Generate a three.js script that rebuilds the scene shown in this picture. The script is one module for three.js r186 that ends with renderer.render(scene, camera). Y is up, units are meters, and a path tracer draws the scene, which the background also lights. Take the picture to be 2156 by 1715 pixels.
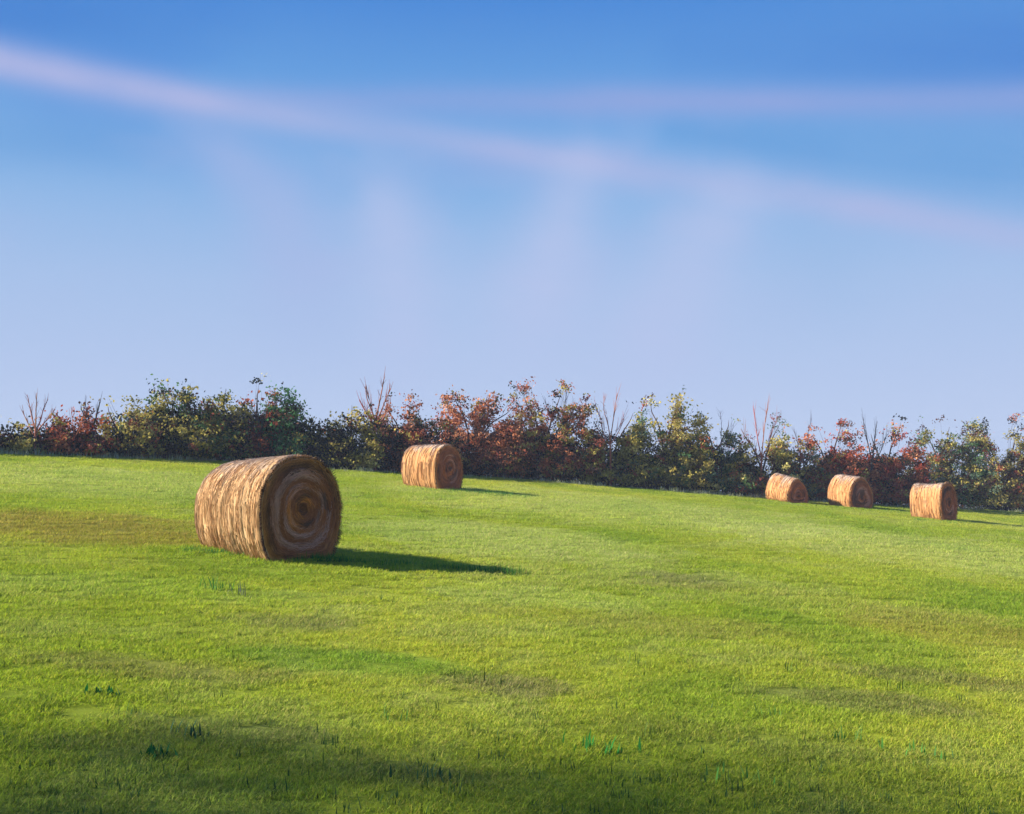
import * as THREE from 'three';
import { mergeGeometries } from 'three/addons/utils/BufferGeometryUtils.js';

// ------------------------------------------------------------------ camera, sky, sun, exposure
const W = 1024, H = 814;
const EXPOSURE = 2.4;
const scene = new THREE.Scene();
const camera = new THREE.PerspectiveCamera(40, W / H, 0.05, 9000);
const EYE = new THREE.Vector3(0, 2.08, 0);
const PITCH = Math.atan(108 / 1118);                       // the lens looks slightly uphill
camera.position.copy(EYE);
camera.lookAt(EYE.x, EYE.y + Math.tan(PITCH) * 10, EYE.z - 10);
camera.updateMatrixWorld(true);
const renderer = new THREE.WebGLRenderer({ antialias: true });
renderer.setSize(W, H);
renderer.toneMapping = THREE.LinearToneMapping;
renderer.toneMappingExposure = EXPOSURE;
renderer.shadowMap.enabled = true;

const SUN_EL = 29 * Math.PI / 180;
const sunDir = new THREE.Vector3(-Math.cos(SUN_EL), Math.sin(SUN_EL), 0.1).normalize();
const sun = new THREE.DirectionalLight(new THREE.Color(1, 0.9, 0.74), 5);
sun.position.copy(sunDir).multiplyScalar(120);
sun.target.position.set(4, 0, -30);
sun.position.add(sun.target.position);
sun.castShadow = true;
sun.shadow.radius = 4.5;
sun.shadow.mapSize.set(4096, 4096);
Object.assign(sun.shadow.camera, { left: -60, right: 60, top: 60, bottom: -60, near: 1, far: 300 });
scene.add(sun, sun.target);

// ------------------------------------------------------------------ small helpers
function rng(seed) {
  let a = seed >>> 0;
  return () => { a = (a + 0x6D2B79F5) | 0; let t = Math.imul(a ^ (a >>> 15), 1 | a); t = (t + Math.imul(t ^ (t >>> 7), 61 | t)) ^ t; return ((t ^ (t >>> 14)) >>> 0) / 4294967296; };
}
const clamp = (v, a = 0, b = 1) => Math.min(b, Math.max(a, v));
const smooth = (a, b, v) => { const t = clamp((v - a) / (b - a)); return t * t * (3 - 2 * t); };
const lerp = (a, b, t) => a + (b - a) * t;
const mix3 = (a, b, t) => [lerp(a[0], b[0], t), lerp(a[1], b[1], t), lerp(a[2], b[2], t)];
const gauss = (r) => Math.sqrt(-2 * Math.log(r() + 1e-9)) * Math.cos(6.28318 * r());
function hash(x, y, s) { let h = Math.imul(x, 374761393) + Math.imul(y, 668265263) + Math.imul(s, 1274126177); h = Math.imul(h ^ (h >>> 13), 1274126177); return ((h ^ (h >>> 16)) >>> 0) / 4294967296; }
function noise(x, y, s = 0) {
  const i = Math.floor(x), j = Math.floor(y), u = x - i, v = y - j, a = u * u * (3 - 2 * u), b = v * v * (3 - 2 * v);
  return lerp(lerp(hash(i, j, s), hash(i + 1, j, s), a), lerp(hash(i, j + 1, s), hash(i + 1, j + 1, s), a), b);
}
function fbm(x, y, s = 0, oct = 4) { let v = 0, a = 0.5, n = 0; for (let k = 0; k < oct; k++) { v += a * noise(x, y, s + k * 17); n += a; x = x * 2.03 + 5.1; y = y * 2.03 + 3.7; a *= 0.5; } return v / n; }
const lin = (c) => c.map((v) => { v /= 255; return v <= 0.04045 ? v / 12.92 : ((v + 0.055) / 1.055) ** 2.4; });
const used = {};
function numbered(name) { const n = used[name] = (used[name] ?? -1) + 1; return n ? `${name}_${String(n).padStart(3, '0')}` : name; }
function tag(o, label, category, group, kind) {
  o.userData.label = label; o.userData.category = category;
  if (group) o.userData.group = group;
  if (kind) o.userData.kind = kind;
  return o;
}
function thing(name, label, category, pos, group) {
  const g = new THREE.Group(); g.name = numbered(name); g.position.set(...pos); scene.add(g);
  return tag(g, label, category, group);
}
function mesh(name, geo, mat, parent) {
  const m = new THREE.Mesh(geo, mat); m.castShadow = m.receiveShadow = true;
  m.name = parent ? name : numbered(name); (parent ?? scene).add(m); return m;
}
class Tris {                                              // loose coloured triangles, flat shaded
  constructor() { this.p = []; this.c = []; }
  tri(a, b, c, col) { this.p.push(...a, ...b, ...c); for (let k = 0; k < 3; k++) this.c.push(...col); }
  quad(a, b, c, d, col) { this.tri(a, b, c, col); this.tri(a, c, d, col); }
  // three-sided tapering stick
  stick(a, b, r0, r1, col) {
    const A = new THREE.Vector3(...a), B = new THREE.Vector3(...b), d = B.clone().sub(A).normalize();
    const u = new THREE.Vector3(Math.abs(d.y) > 0.9 ? 1 : 0, Math.abs(d.y) > 0.9 ? 0 : 1, 0).cross(d).normalize(), v = d.clone().cross(u);
    const ring = (P, r) => [0, 1, 2].map((k) => { const t = k * 2.0944; return [P.x + (u.x * Math.cos(t) + v.x * Math.sin(t)) * r, P.y + (u.y * Math.cos(t) + v.y * Math.sin(t)) * r, P.z + (u.z * Math.cos(t) + v.z * Math.sin(t)) * r]; });
    const R = ring(A, r0), S = ring(B, r1);
    for (let k = 0; k < 3; k++) this.quad(R[k], R[(k + 1) % 3], S[(k + 1) % 3], S[k], col);
  }
  geometry() {
    const g = new THREE.BufferGeometry();
    g.setAttribute('position', new THREE.Float32BufferAttribute(this.p, 3));
    g.setAttribute('color', new THREE.Float32BufferAttribute(this.c, 3));
    g.computeVertexNormals(); return g;
  }
}
function grid(nu, nv, fn, closeU = false) {               // fn(i, j) -> { p, c, uv }; smooth shaded
  const pos = [], col = [], uv = [], idx = [];
  for (let j = 0; j <= nv; j++) for (let i = 0; i <= nu; i++) { const q = fn(i / nu, j / nv); pos.push(...q.p); col.push(...q.c); uv.push(...(q.uv ?? [i / nu, j / nv])); }
  for (let j = 0; j < nv; j++) for (let i = 0; i < nu; i++) { const a = j * (nu + 1) + i, b = a + 1, c = a + nu + 1, d = c + 1; idx.push(a, b, d, a, d, c); }
  const g = new THREE.BufferGeometry();
  g.setAttribute('position', new THREE.Float32BufferAttribute(pos, 3));
  g.setAttribute('color', new THREE.Float32BufferAttribute(col, 3));
  g.setAttribute('uv', new THREE.Float32BufferAttribute(uv, 2));
  g.setIndex(idx); g.computeVertexNormals(); return g;
}

// ------------------------------------------------------------------ lie of the land
const TILT = 0.083, RISE = 0.0725;                         // falls to the right, rises away from the lens
const soft = (v, a, b) => v < a ? v : a + b * (1 - Math.exp(-(v - a) / b));
function planeH(x, z) {
  const d = -z, sx = Math.sign(x) * soft(Math.abs(x), 45, 30), sd = d > 0 ? soft(d, 75, 20) : -soft(-d, 10, 20);
  return -TILT * sx + RISE * sd;
}
const F = 407 / Math.tan(20 * Math.PI / 180), K = 1024 / 2156;
function ray(P, Q) {                                        // direction through a picture point
  const x = (P * K - 512) / F, y = (407 - Q * K) / F, c = Math.cos(PITCH), s = Math.sin(PITCH);
  return new THREE.Vector3(x, y * c + s, y * s - c).normalize();
}
function ground(P, Q) {                                     // where that direction meets the field plane
  const d = ray(P, Q); let lo = 1, hi = 110;
  const f = (t) => EYE.y + d.y * t - planeH(d.x * t, d.z * t);
  for (let k = 0; k < 60; k++) { const m = (lo + hi) / 2; if (f(m) > 0) lo = m; else hi = m; }
  return [d.x * lo, planeH(d.x * lo, d.z * lo), d.z * lo];
}
// far edge of the field, where the hedgerow stands, then the hill falls away behind it
const EDGE = [[-330, 946], [0, 956], [250, 965], [500, 973], [700, 990], [1000, 1004], [1300, 1026], [1550, 1045], [1900, 1068], [2156, 1079], [2480, 1094]].map(([P, Q]) => ground(P, Q));
function edgeZ(x) {
  if (x <= EDGE[0][0]) return EDGE[0][2] - (x - EDGE[0][0]) * 0.5;
  for (let k = 1; k < EDGE.length; k++) if (x <= EDGE[k][0]) return lerp(EDGE[k - 1][2], EDGE[k][2], (x - EDGE[k - 1][0]) / (EDGE[k][0] - EDGE[k - 1][0]));
  const L = EDGE[EDGE.length - 1]; return L[2] - (x - L[0]) * 0.5;
}
const edgeAt = (P) => {                                     // edge point seen in picture column P
  let best = null;
  for (let k = 1; k < 4000; k++) { const t = 20 + k * 0.03, x = (P * K - 512) / F * t; if (-t < edgeZ(x)) { best = [x, planeH(x, -t), -t]; break; } }
  return best;
};
function landH(x, z) {
  const past = edgeZ(x) - 2.2 - z;                          // metres beyond the hedgerow
  let h = planeH(x, z);
  const near = Math.exp(-((x * x + (z + 20) ** 2) / 3600));
  h += near * 0.05 * (fbm(x * 0.35, z * 0.35, 3, 2) - 0.5);
  if (past > 0) h -= 34 * (1 - Math.exp(-((past / 30) ** 2)));
  return h;
}

// ------------------------------------------------------------------ colours of the field, some foreground shade put into the front patches
const PATCHES = [                                           // picture x, y, half width, half height, colour, amount
  [150, 1110, 330, 34, [0.200, 0.165, 0.036], 0.75], [720, 1090, 220, 26, [0.17, 0.24, 0.03], 0.4],
  [1440, 1226, 110, 15, [0.150, 0.150, 0.070], 0.75], [260, 1398, 300, 22, [0.150, 0.140, 0.055], 0.7],
  [600, 1308, 130, 14, [0.145, 0.150, 0.065], 0.65], [1070, 1440, 150, 18, [0.165, 0.150, 0.080], 0.8],
  [1950, 1425, 260, 16, [0.150, 0.135, 0.060], 0.7], [1800, 1475, 270, 20, [0.140, 0.140, 0.065], 0.7],
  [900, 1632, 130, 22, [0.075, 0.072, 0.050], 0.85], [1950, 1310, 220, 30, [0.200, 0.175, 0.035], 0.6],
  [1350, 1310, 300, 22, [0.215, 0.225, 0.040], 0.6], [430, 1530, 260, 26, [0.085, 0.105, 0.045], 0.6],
  [1050, 1130, 320, 30, [0.300, 0.335, 0.120], 0.55], [1150, 1255, 260, 20, [0.270, 0.320, 0.080], 0.5],
  [260, 1015, 460, 34, [0.290, 0.330, 0.110], 0.5], [1300, 1070, 460, 28, [0.295, 0.330, 0.115], 0.5],  // paler towards the hedgerow
  [1900, 1150, 380, 34, [0.300, 0.330, 0.120], 0.5], [1750, 1275, 420, 24, [0.26, 0.27, 0.06], 0.5], [700, 1390, 260, 20, [0.130, 0.220, 0.022], 0.6],
  [820, 1385, 140, 12, [0.105, 0.200, 0.022], 0.5], [1560, 1262, 260, 14, [0.15, 0.225, 0.025], 0.3],
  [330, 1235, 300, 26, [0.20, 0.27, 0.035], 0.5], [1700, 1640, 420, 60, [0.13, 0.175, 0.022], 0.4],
  [250, 1670, 420, 70, [0.11, 0.165, 0.020], 0.45], [1080, 1690, 420, 60, [0.12, 0.17, 0.020], 0.4],  // large front patches carry part of the foreground shade in their turf colour
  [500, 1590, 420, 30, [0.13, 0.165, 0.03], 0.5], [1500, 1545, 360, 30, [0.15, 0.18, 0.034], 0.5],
].map(([P, Q, w, h, c, a]) => {
  const p = ground(P, Q), n = ground(P, Q + h), f = ground(P, Q - h);
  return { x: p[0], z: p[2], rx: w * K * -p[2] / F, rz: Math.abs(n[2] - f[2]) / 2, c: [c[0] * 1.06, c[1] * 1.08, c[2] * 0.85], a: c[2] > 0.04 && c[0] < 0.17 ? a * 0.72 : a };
});
function fieldColor(x, z) {
  const n1 = fbm(x * 0.16 + 7, z * 0.11 + 2, 21, 4), n2 = fbm(x * 0.5, z * 0.33, 41, 4), n3 = fbm(x * 2.2, z * 1.6, 61, 3), n4 = noise(x * 9, z * 9, 77);
  let c = mix3([0.205, 0.265, 0.017], [0.285, 0.315, 0.030], smooth(0.3, 0.7, n1));
  c = mix3(c, [0.130, 0.215, 0.014], 0.5 * smooth(0.52, 0.72, n2));
  c = mix3(c, [0.270, 0.310, 0.070], 0.55 * smooth(0.55, 0.75, 1 - n2 * 0.6 - n3 * 0.4 + 0.05));
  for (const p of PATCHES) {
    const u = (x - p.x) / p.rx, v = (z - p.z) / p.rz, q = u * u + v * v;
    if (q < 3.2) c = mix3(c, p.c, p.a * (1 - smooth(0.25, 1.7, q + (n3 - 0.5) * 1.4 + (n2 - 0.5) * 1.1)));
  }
  const g = 1.0 + 0.2 * n3 + 0.1 * n4;
  return [c[0] * g, c[1] * g, c[2] * g];
}

// ------------------------------------------------------------------ sky: clear air with thin streaks of high cloud
function buildSky() {
  const w = 2048, h = 1024, data = new Float32Array(w * h * 4), D = 180 / Math.PI;
  const ang = (P, Q) => { const d = ray(P, Q); return [Math.atan2(d.x, -d.z) * D, Math.asin(d.y) * D]; };
  const stops = [[-90, [120, 130, 120]], [-1, [176, 192, 226]], [4, [187, 204, 236]], [7, [179, 199, 235]], [11.5, [166, 193, 233]], [16, [140, 182, 230]], [20.5, [108, 164, 225]], [25.5, [78, 139, 216]], [40, [60, 118, 204]], [90, [46, 96, 180]]].map(([e, c]) => [e, lin(c)]);
  // each streak: points (degrees), half width, strength at each point; they run on past the picture on both sides
  const streaks = [
    { pts: [[-900, 10, 26, 0.55], [0, 128, 29, 0.85], [380, 206, 31, 0.72], [800, 272, 33, 0.42], [1230, 338, 32, 0.5], [1580, 392, 34, 0.38], [1850, 440, 32, 0.5], [2156, 496, 30, 0.38], [2900, 640, 40, 0.2]], c: [182, 187, 228] },
    { pts: [[300, 208, 20, 0.0], [560, 205, 24, 0.35], [900, 210, 28, 0.5], [1300, 212, 30, 0.6], [1600, 210, 28, 0.6], [2156, 206, 28, 0.55], [3000, 206, 30, 0.2]], c: [150, 168, 222] },
    { pts: [[320, 235, 36, 0.0], [470, 320, 52, 0.5], [580, 430, 80, 0.55], [640, 600, 110, 0.45], [690, 800, 90, 0]], c: [170, 186, 230] },
    { pts: [[1260, 270, 50, 0.0], [1226, 360, 62, 0.35], [1180, 480, 80, 0.6], [1120, 660, 110, 0.55], [1060, 860, 100, 0]], c: [184, 197, 235] },
    { pts: [[1590, 320, 50, 0.0], [1550, 420, 70, 0.4], [1460, 540, 90, 0.6], [1380, 720, 120, 0.55], [1300, 900, 100, 0]], c: [184, 197, 235] },
    { pts: [[760, 280, 40, 0.0], [810, 430, 62, 0.45], [845, 580, 86, 0.55], [850, 720, 80, 0.5], [850, 880, 90, 0]], c: [184, 197, 235] },
    { pts: [[1450, 120, 60, 0.15], [1800, 130, 80, 0.4], [2120, 125, 90, 0.6], [2700, 110, 100, 0.5]], c: [66, 124, 209] },
    { pts: [[1420, 275, 30, 0.5], [1700, 310, 60, 0.6], [2156, 350, 80, 0.65], [2800, 420, 90, 0.4]], c: [100, 158, 219] },
    { pts: [[-500, 290, 50, 0.4], [0, 290, 50, 0.5], [230, 300, 46, 0.4], [420, 320, 40, 0.0]], c: [104, 160, 220] },
    { pts: [[-400, 30, 60, 0.5], [100, 20, 60, 0.5], [500, 40, 60, 0.1]], c: [72, 130, 208] },
    { pts: [[1850, 700, 90, 0.0], [1760, 560, 90, 0.25], [1900, 470, 70, 0.0]], c: [150, 184, 226] },
  ].sort((a, b) => a.c[0] - b.c[0]).map((s) => ({ c: lin(s.c), pts: s.pts.map(([P, Q, hw, a]) => { const [x, y] = ang(P, Q); return [x, y, hw * K / F * D, a]; }) }));
  for (let j = 0; j < h; j++) for (let i = 0; i < w; i++) {
    const el = ((j + 0.5) / h - 0.5) * 180;
    // row 0 of a DataTexture is v = 0, the nadir; u = 0.5 + atan2(z, x) / 2 pi
    const phi = ((i + 0.5) / w - 0.5) * 2 * Math.PI, az = Math.atan2(Math.cos(phi), -Math.sin(phi)) * D;
    let k = 1; while (k < stops.length - 1 && el > stops[k][0]) k++;
    const t = clamp((el - stops[k - 1][0]) / (stops[k][0] - stops[k - 1][0]));
    let c = mix3(stops[k - 1][1], stops[k][1], t);
    const nn = fbm(az * 0.055 + 40, el * 0.13 + 9, 5, 4), n2 = fbm(az * 0.22, el * 0.4, 15, 3), n3 = fbm((az + el * 4) * 0.12, (el + az * 0.22) * 1.6, 33, 4);
    if (el > 2 && Math.abs(az) < 175) {
      c = mix3(c, lin([70, 132, 216]), 0.5 * smooth(0.5, 0.75, nn) * smooth(14, 24, el));
      c = mix3(c, lin([174, 188, 230]), 0.16 * smooth(0.45, 0.75, n2) * smooth(6, 14, el) * (1 - smooth(18, 22, el)));
      for (const s of streaks) {
        let best = 1e9, amt = 0;
        for (let q = 1; q < s.pts.length; q++) {
          const [x0, y0, w0, a0] = s.pts[q - 1], [x1, y1, w1, a1] = s.pts[q], dx = x1 - x0, dy = y1 - y0;
          const u = clamp(((az - x0) * dx + (el - y0) * dy) / (dx * dx + dy * dy));
          const dist = Math.hypot(az - x0 - dx * u, el - y0 - dy * u) / lerp(w0, w1, u);
          if (dist < best) { best = dist; amt = lerp(a0, a1, u); }
        }
        if (best < 3) c = mix3(c, s.c, amt * Math.exp(-best * best * 0.8) * (0.7 + 0.45 * n2 + 0.3 * n3));
      }
    }
    const o = (j * w + i) * 4;
    for (let q = 0; q < 3; q++) data[o + q] = c[q] / EXPOSURE;
    data[o + 3] = 1;
  }
  const t = new THREE.DataTexture(data, w, h, THREE.RGBAFormat, THREE.FloatType);
  t.mapping = THREE.EquirectangularReflectionMapping; t.colorSpace = THREE.LinearSRGBColorSpace;
  t.magFilter = t.minFilter = THREE.LinearFilter; t.wrapS = THREE.RepeatWrapping; t.needsUpdate = true;
  return t;
}
scene.background = scene.environment = buildSky();

// ------------------------------------------------------------------ the field
function grainTexture(size, seed) {
  const d = new Uint8Array(size * size * 4), r = rng(seed), v = new Float32Array(size * size).fill(0.72);
  for (let k = 0; k < size * size / 18; k++) {              // short blades and clippings lying every way
    let x = r() * size, y = r() * size; const a = r() * 6.283, l = 4 + r() * 12, s = (r() - 0.5) * 0.5;
    for (let q = 0; q < l; q++) { const i = ((Math.floor(y) + size) % size) * size + ((Math.floor(x) + size) % size); v[i] = clamp(v[i] + s * 0.7); x += Math.cos(a); y += Math.sin(a); }
  }
  for (let k = 0; k < size * size; k++) { const g = Math.round(255 * clamp(0.45 + 0.62 * v[k])); d.set([g, g, Math.round(g * 0.96), 255], k * 4); }
  const t = new THREE.DataTexture(d, size, size); t.wrapS = t.wrapT = THREE.RepeatWrapping;
  t.magFilter = THREE.LinearFilter; t.minFilter = THREE.LinearMipmapLinearFilter; t.generateMipmaps = true; t.colorSpace = THREE.SRGBColorSpace; t.needsUpdate = true; return t;
}
const grain = grainTexture(1024, 5);
const bump = grain.clone(); bump.colorSpace = THREE.NoColorSpace; bump.needsUpdate = true;
let standH = landH;
const fieldMat = new THREE.MeshPhysicalMaterial({ specularIntensity: 0.2, vertexColors: true, map: grain, bumpMap: bump, bumpScale: 0.01, roughness: 0.95 });
{
  const N = 620, far = 3400, k = 7.6, sh = (u, c) => c + far * Math.sinh(k * u) / Math.sinh(k);
  const g = grid(N, N, (a, b) => {
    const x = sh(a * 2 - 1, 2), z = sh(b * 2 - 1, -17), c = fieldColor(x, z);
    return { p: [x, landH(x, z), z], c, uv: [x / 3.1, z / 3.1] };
  });
  const P = g.attributes.position, inv = (v, c) => (Math.asinh((v - c) * Math.sinh(k) / far) / k + 1) / 2 * N;
  standH = (x, z) => {                                      // height of the sheet itself between its corners
    const u = inv(x, 2), v = inv(z, -17), i = Math.floor(u), j = Math.floor(v), a = j * (N + 1) + i, X0 = P.getX(a), Z0 = P.getZ(a);
    const fu = (x - X0) / (P.getX(a + 1) - X0), fv = (z - Z0) / (P.getZ(a + N + 1) - Z0);
    return lerp(lerp(P.getY(a), P.getY(a + 1), fu), lerp(P.getY(a + N + 1), P.getY(a + N + 2), fu), fv);
  };
  const m = mesh('field', g, fieldMat);
  tag(m, 'sloping mown hay field with yellow green turf and tan patches', 'field', null, 'structure');
}

// ------------------------------------------------------------------ grass
const leafMat = new THREE.MeshPhysicalMaterial({ vertexColors: true, roughness: 0.95, specularIntensity: 0.3, transmission: 0.35, thickness: 0, side: THREE.DoubleSide });
function blade(T, x, y, z, h, w, lean, a, col, bend = 0.4) {
  const cx = Math.cos(a) * w / 2, cz = Math.sin(a) * w / 2, lx = -Math.sin(a) * lean, lz = Math.cos(a) * lean, m = 0.55;
  const b0 = [x - cx, y, z - cz], b1 = [x + cx, y, z + cz];
  const m0 = [x - cx * 0.7 + lx * bend, y + h * m, z - cz * 0.7 + lz * bend], m1 = [x + cx * 0.7 + lx * bend, y + h * m, z + cz * 0.7 + lz * bend], t = [x + lx, y + h, z + lz];
  T.quad(b0, b1, m1, m0, col); T.tri(m0, m1, t, col);
}
{
  const r = rng(77), grassMat = new THREE.MeshPhysicalMaterial({ vertexColors: true, roughness: 1, specularIntensity: 0.2, transmission: 0.5, thickness: 0, side: THREE.DoubleSide });
  const variants = [0, 1, 2, 3].map(() => {
    const T = new Tris();
    for (let k = 0; k < 120; k++) {
      const rr = 0.2 * Math.sqrt(r()), t = r() * 6.283, h = 0.014 + 0.024 * r() * r() + 0.01 * r(), q = 0.86 + r() * 0.32, y = r() < 0.22 ? [1.25 * q, 1.02 * q, 1.6 * q] : [q * 0.95, q, q * 0.9];
      blade(T, Math.cos(t) * rr, 0.0, Math.sin(t) * rr, h, 0.005 + 0.005 * r(), 0.014 + 0.04 * r(), r() * 6.283, y);
    }
    return T.geometry();
  });
  const spots = [[], [], [], []];
  const put = (x, z, s) => spots[Math.floor(r() * 4)].push([x, z, s]);
  const inView = (x, z) => -z > 4.4 && Math.abs(x) < -z * 0.5 + 1.5 && z > edgeZ(x) - 0.4;
  for (let d = 4.4; d < 72;) {
    const dens = d < 11 ? 80 : d < 15 ? 52 : d < 26 ? 30 : 14, step = 0.4, half = d * 0.5 + 1.5, n = Math.round(half * 2 * step * dens);
    for (let k = 0; k < n; k++) { const x = (r() * 2 - 1) * half, z = -(d + r() * step); if (inView(x, z)) put(x, z, (0.8 + r() * 0.5) * (d < 11 ? 0.75 : d < 15 ? 0.9 : d < 26 ? 1.15 : 1.5)); }
    d += step;
  }
  const g = new THREE.Group(); g.name = numbered('grass'); scene.add(g);
  tag(g, 'short mown yellow green grass covering the whole sloping field', 'grass', null, 'stuff');
  const M = new THREE.Matrix4(), Q = new THREE.Quaternion(), up = new THREE.Vector3(0, 1, 0), col = new THREE.Color();
  spots.forEach((list, v) => {
    const m = new THREE.InstancedMesh(variants[v], grassMat, list.length);
    m.name = 'turf'; m.userData.kind = 'stuff'; m.castShadow = m.receiveShadow = true;
    list.forEach(([x, z, s], i) => {
      Q.setFromAxisAngle(up, r() * 6.283);
      M.compose(new THREE.Vector3(x, standH(x, z), z), Q, new THREE.Vector3(s, s * (0.8 + 0.45 * r()), s));
      m.setMatrixAt(i, M);
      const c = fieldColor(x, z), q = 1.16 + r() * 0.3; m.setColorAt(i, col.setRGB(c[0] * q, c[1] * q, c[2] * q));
    });
    g.add(m);
  });
}
function tuft(T, r, P, Q, n, spread, h, cols, w = 0.012, upright = 0.35) {
  const p = Array.isArray(P) ? P : ground(P, Q);
  for (let k = 0; k < n; k++) {
    const x = p[0] + gauss(r) * spread, z = p[2] + gauss(r) * spread * 0.6, c = cols[Math.floor(r() * cols.length)], q = 0.75 + r() * 0.5, hh = h * (0.55 + 0.6 * r());
    blade(T, x, standH(x, z) - 0.01, z, hh, w * (0.7 + 0.6 * r()), hh * upright * (0.2 + 1.4 * r()), r() * 6.283, [c[0] * q, c[1] * q, c[2] * q]);
  }
}
const GREEN = [[0.07, 0.22, 0.035], [0.09, 0.25, 0.04], [0.055, 0.18, 0.04]], DULL = [[0.09, 0.15, 0.025], [0.11, 0.17, 0.025]];
{
  // single tufts that stand out from the mown turf
  const list = [
    [457, 1240, 20, 0.09, 0.13, GREEN, 0.016, 'thin green grass tuft in front of the large bale'],
    [505, 1252, 10, 0.09, 0.14, [[0.16, 0.18, 0.15], [0.12, 0.15, 0.1]], 0.012, 'pale grey wisps of grass right of the thin green tuft'],
    [815, 1268, 8, 0.05, 0.12, DULL, 0.012, 'small olive tuft below the shadow of the large bale'],
    [220, 1460, 36, 0.05, 0.06, [[0.02, 0.14, 0.03]], 0.03, 'small round bright green weed on the left of the field'],
    [328, 1592, 40, 0.05, 0.06, [[0.018, 0.12, 0.03]], 0.03, 'low round green weed near the dark left foreground'],
    [1270, 1580, 20, 0.14, 0.085, [[0.03, 0.2, 0.03], [0.045, 0.23, 0.035]], 0.022, 'broad bladed bright green clump in the middle foreground'],
    [385, 1545, 18, 0.09, 0.08, [[0.035, 0.1, 0.05]], 0.014, 'dark blue green tuft in the left foreground'],
    [820, 1512, 8, 0.05, 0.1, GREEN, 0.01, 'pair of fine green blades left of the middle foreground'],
    [1660, 1418, 8, 0.06, 0.1, DULL, 0.012, 'upright olive blades on the right half of the field'],
    [1880, 1455, 9, 0.07, 0.1, DULL, 0.012, 'olive blades at the brown streak on the right'],
    [1610, 1505, 10, 0.09, 0.09, GREEN, 0.01, 'slanting green blades right of the broad bladed clump'],
    [1800, 1560, 14, 0.12, 0.12, GREEN, 0.012, 'loose row of green blades in the right foreground'],
    [1925, 1590, 12, 0.12, 0.1, GREEN, 0.016, 'short thick green blades farthest right in the foreground'],
    [1345, 1405, 8, 0.05, 0.12, DULL, 0.012, 'faint olive tuft in the centre of the field'],
    [1010, 1440, 10, 0.1, 0.12, DULL, 0.012, 'sparse olive blades on the brown bare patch'],
    [900, 1640, 16, 0.12, 0.08, [[0.03, 0.095, 0.04]], 0.016, 'dark green tuft on the dark soil spot in the foreground'],
    [1545, 1640, 14, 0.12, 0.1, GREEN, 0.014, 'tall thin green blades low in the middle right foreground'],
  ];
  for (const [P, Q, n, s, h, c, w, label] of list) {
    const p = ground(P, Q), y = landH(p[0], p[2]), r = rng(P * 7 + Q), root = thing('grass_tuft', label, 'grass tuft', [p[0], y, p[2]]);
    for (let k = 0; k < Math.min(n, 20); k++) { const T = new Tris(); tuft(T, r, p, 0, 1, s, h * 1.35, c, w); mesh('blade', T.geometry().translate(-p[0], -y, -p[2]), leafMat, root); }
  }
}
{
  // uncut green grass round the bales and trailing from them
  const T = new Tris(), r = rng(31);
  const line = (P0, Q0, P1, Q1, n, h, sp) => { for (let k = 0; k < n; k++) { const t = r(); tuft(T, r, lerp(P0, P1, t), lerp(Q0, Q1, t) + (r() - 0.5) * 5, 9, sp, h * (0.6 + 0.7 * r()), [...GREEN, [0.13, 0.26, 0.03]], 0.011); } };
  line(400, 1163, 560, 1174, 40, 0.1, 0.06); line(560, 1176, 715, 1180, 80, 0.12, 0.06);
  line(715, 1181, 900, 1196, 28, 0.12, 0.07); line(900, 1196, 1105, 1212, 40, 0.13, 0.07); line(370, 1160, 430, 1164, 8, 0.08, 0.05);
  line(860, 1030, 975, 1034, 46, 0.12, 0.12); line(975, 1036, 1075, 1044, 60, 0.16, 0.16); line(1060, 1044, 1130, 1050, 14, 0.12, 0.16);
  line(1610, 1058, 1740, 1066, 36, 0.1, 0.15); line(1760, 1069, 1890, 1078, 44, 0.12, 0.15); line(1920, 1096, 2040, 1104, 54, 0.13, 0.14); line(1570, 1053, 1620, 1057, 12, 0.08, 0.15);
  tag(mesh('green_grass', T.geometry(), leafMat), 'longer bright green grass left uncut round the bales', 'grass', null, 'stuff');
}
{
  // sparse darker blades and weeds of the near turf
  const T = new Tris(), r = rng(91);
  for (let k = 0; k < 200; k++) {
    const Q = 1380 + 340 * Math.sqrt(r()), P = -40 + 2240 * r();
    tuft(T, r, P, Q, 3 + Math.floor(r() * 6), 0.035, 0.055 + 0.05 * r(), r() < 0.5 ? DULL : [[0.045, 0.1, 0.03], [0.06, 0.13, 0.028]], 0.009);
  }
  for (let k = 0; k < 110; k++) tuft(T, r, -20 + 760 * r(), 1215 + 180 * r(), 4, 0.05, 0.04 + 0.04 * r(), DULL, 0.012);
  for (let k = 0; k < 110; k++) tuft(T, r, 1250 + 900 * r(), 1240 + 200 * r(), 4, 0.05, 0.04 + 0.04 * r(), DULL, 0.012);
  tag(mesh('weeds', T.geometry(), leafMat), 'scattered darker blades and low weeds dotting the near turf', 'weeds', null, 'stuff');
}
{
  // pale dry grass along the foot of the hedgerow
  const T = new Tris(), r = rng(53);
  for (let k = 0; k < 900; k++) {
    const P = -30 + 2220 * r(), e = edgeAt(P), dens = fbm(P * 0.012, 0, 88, 3); if (dens < 0.46 && r() < 0.8) continue;
    tuft(T, r, [e[0], 0, e[2] + 0.2 + r() * 0.9], 0, 8, 0.1, 0.18 + 0.24 * dens * r(), [[0.46, 0.48, 0.36], [0.38, 0.42, 0.26], [0.30, 0.36, 0.14]], 0.024);
  }
  tag(mesh('dry_grass', T.geometry(), leafMat), 'pale dry grass fringe along the foot of the hedgerow', 'dry grass', null, 'stuff');
}

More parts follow.
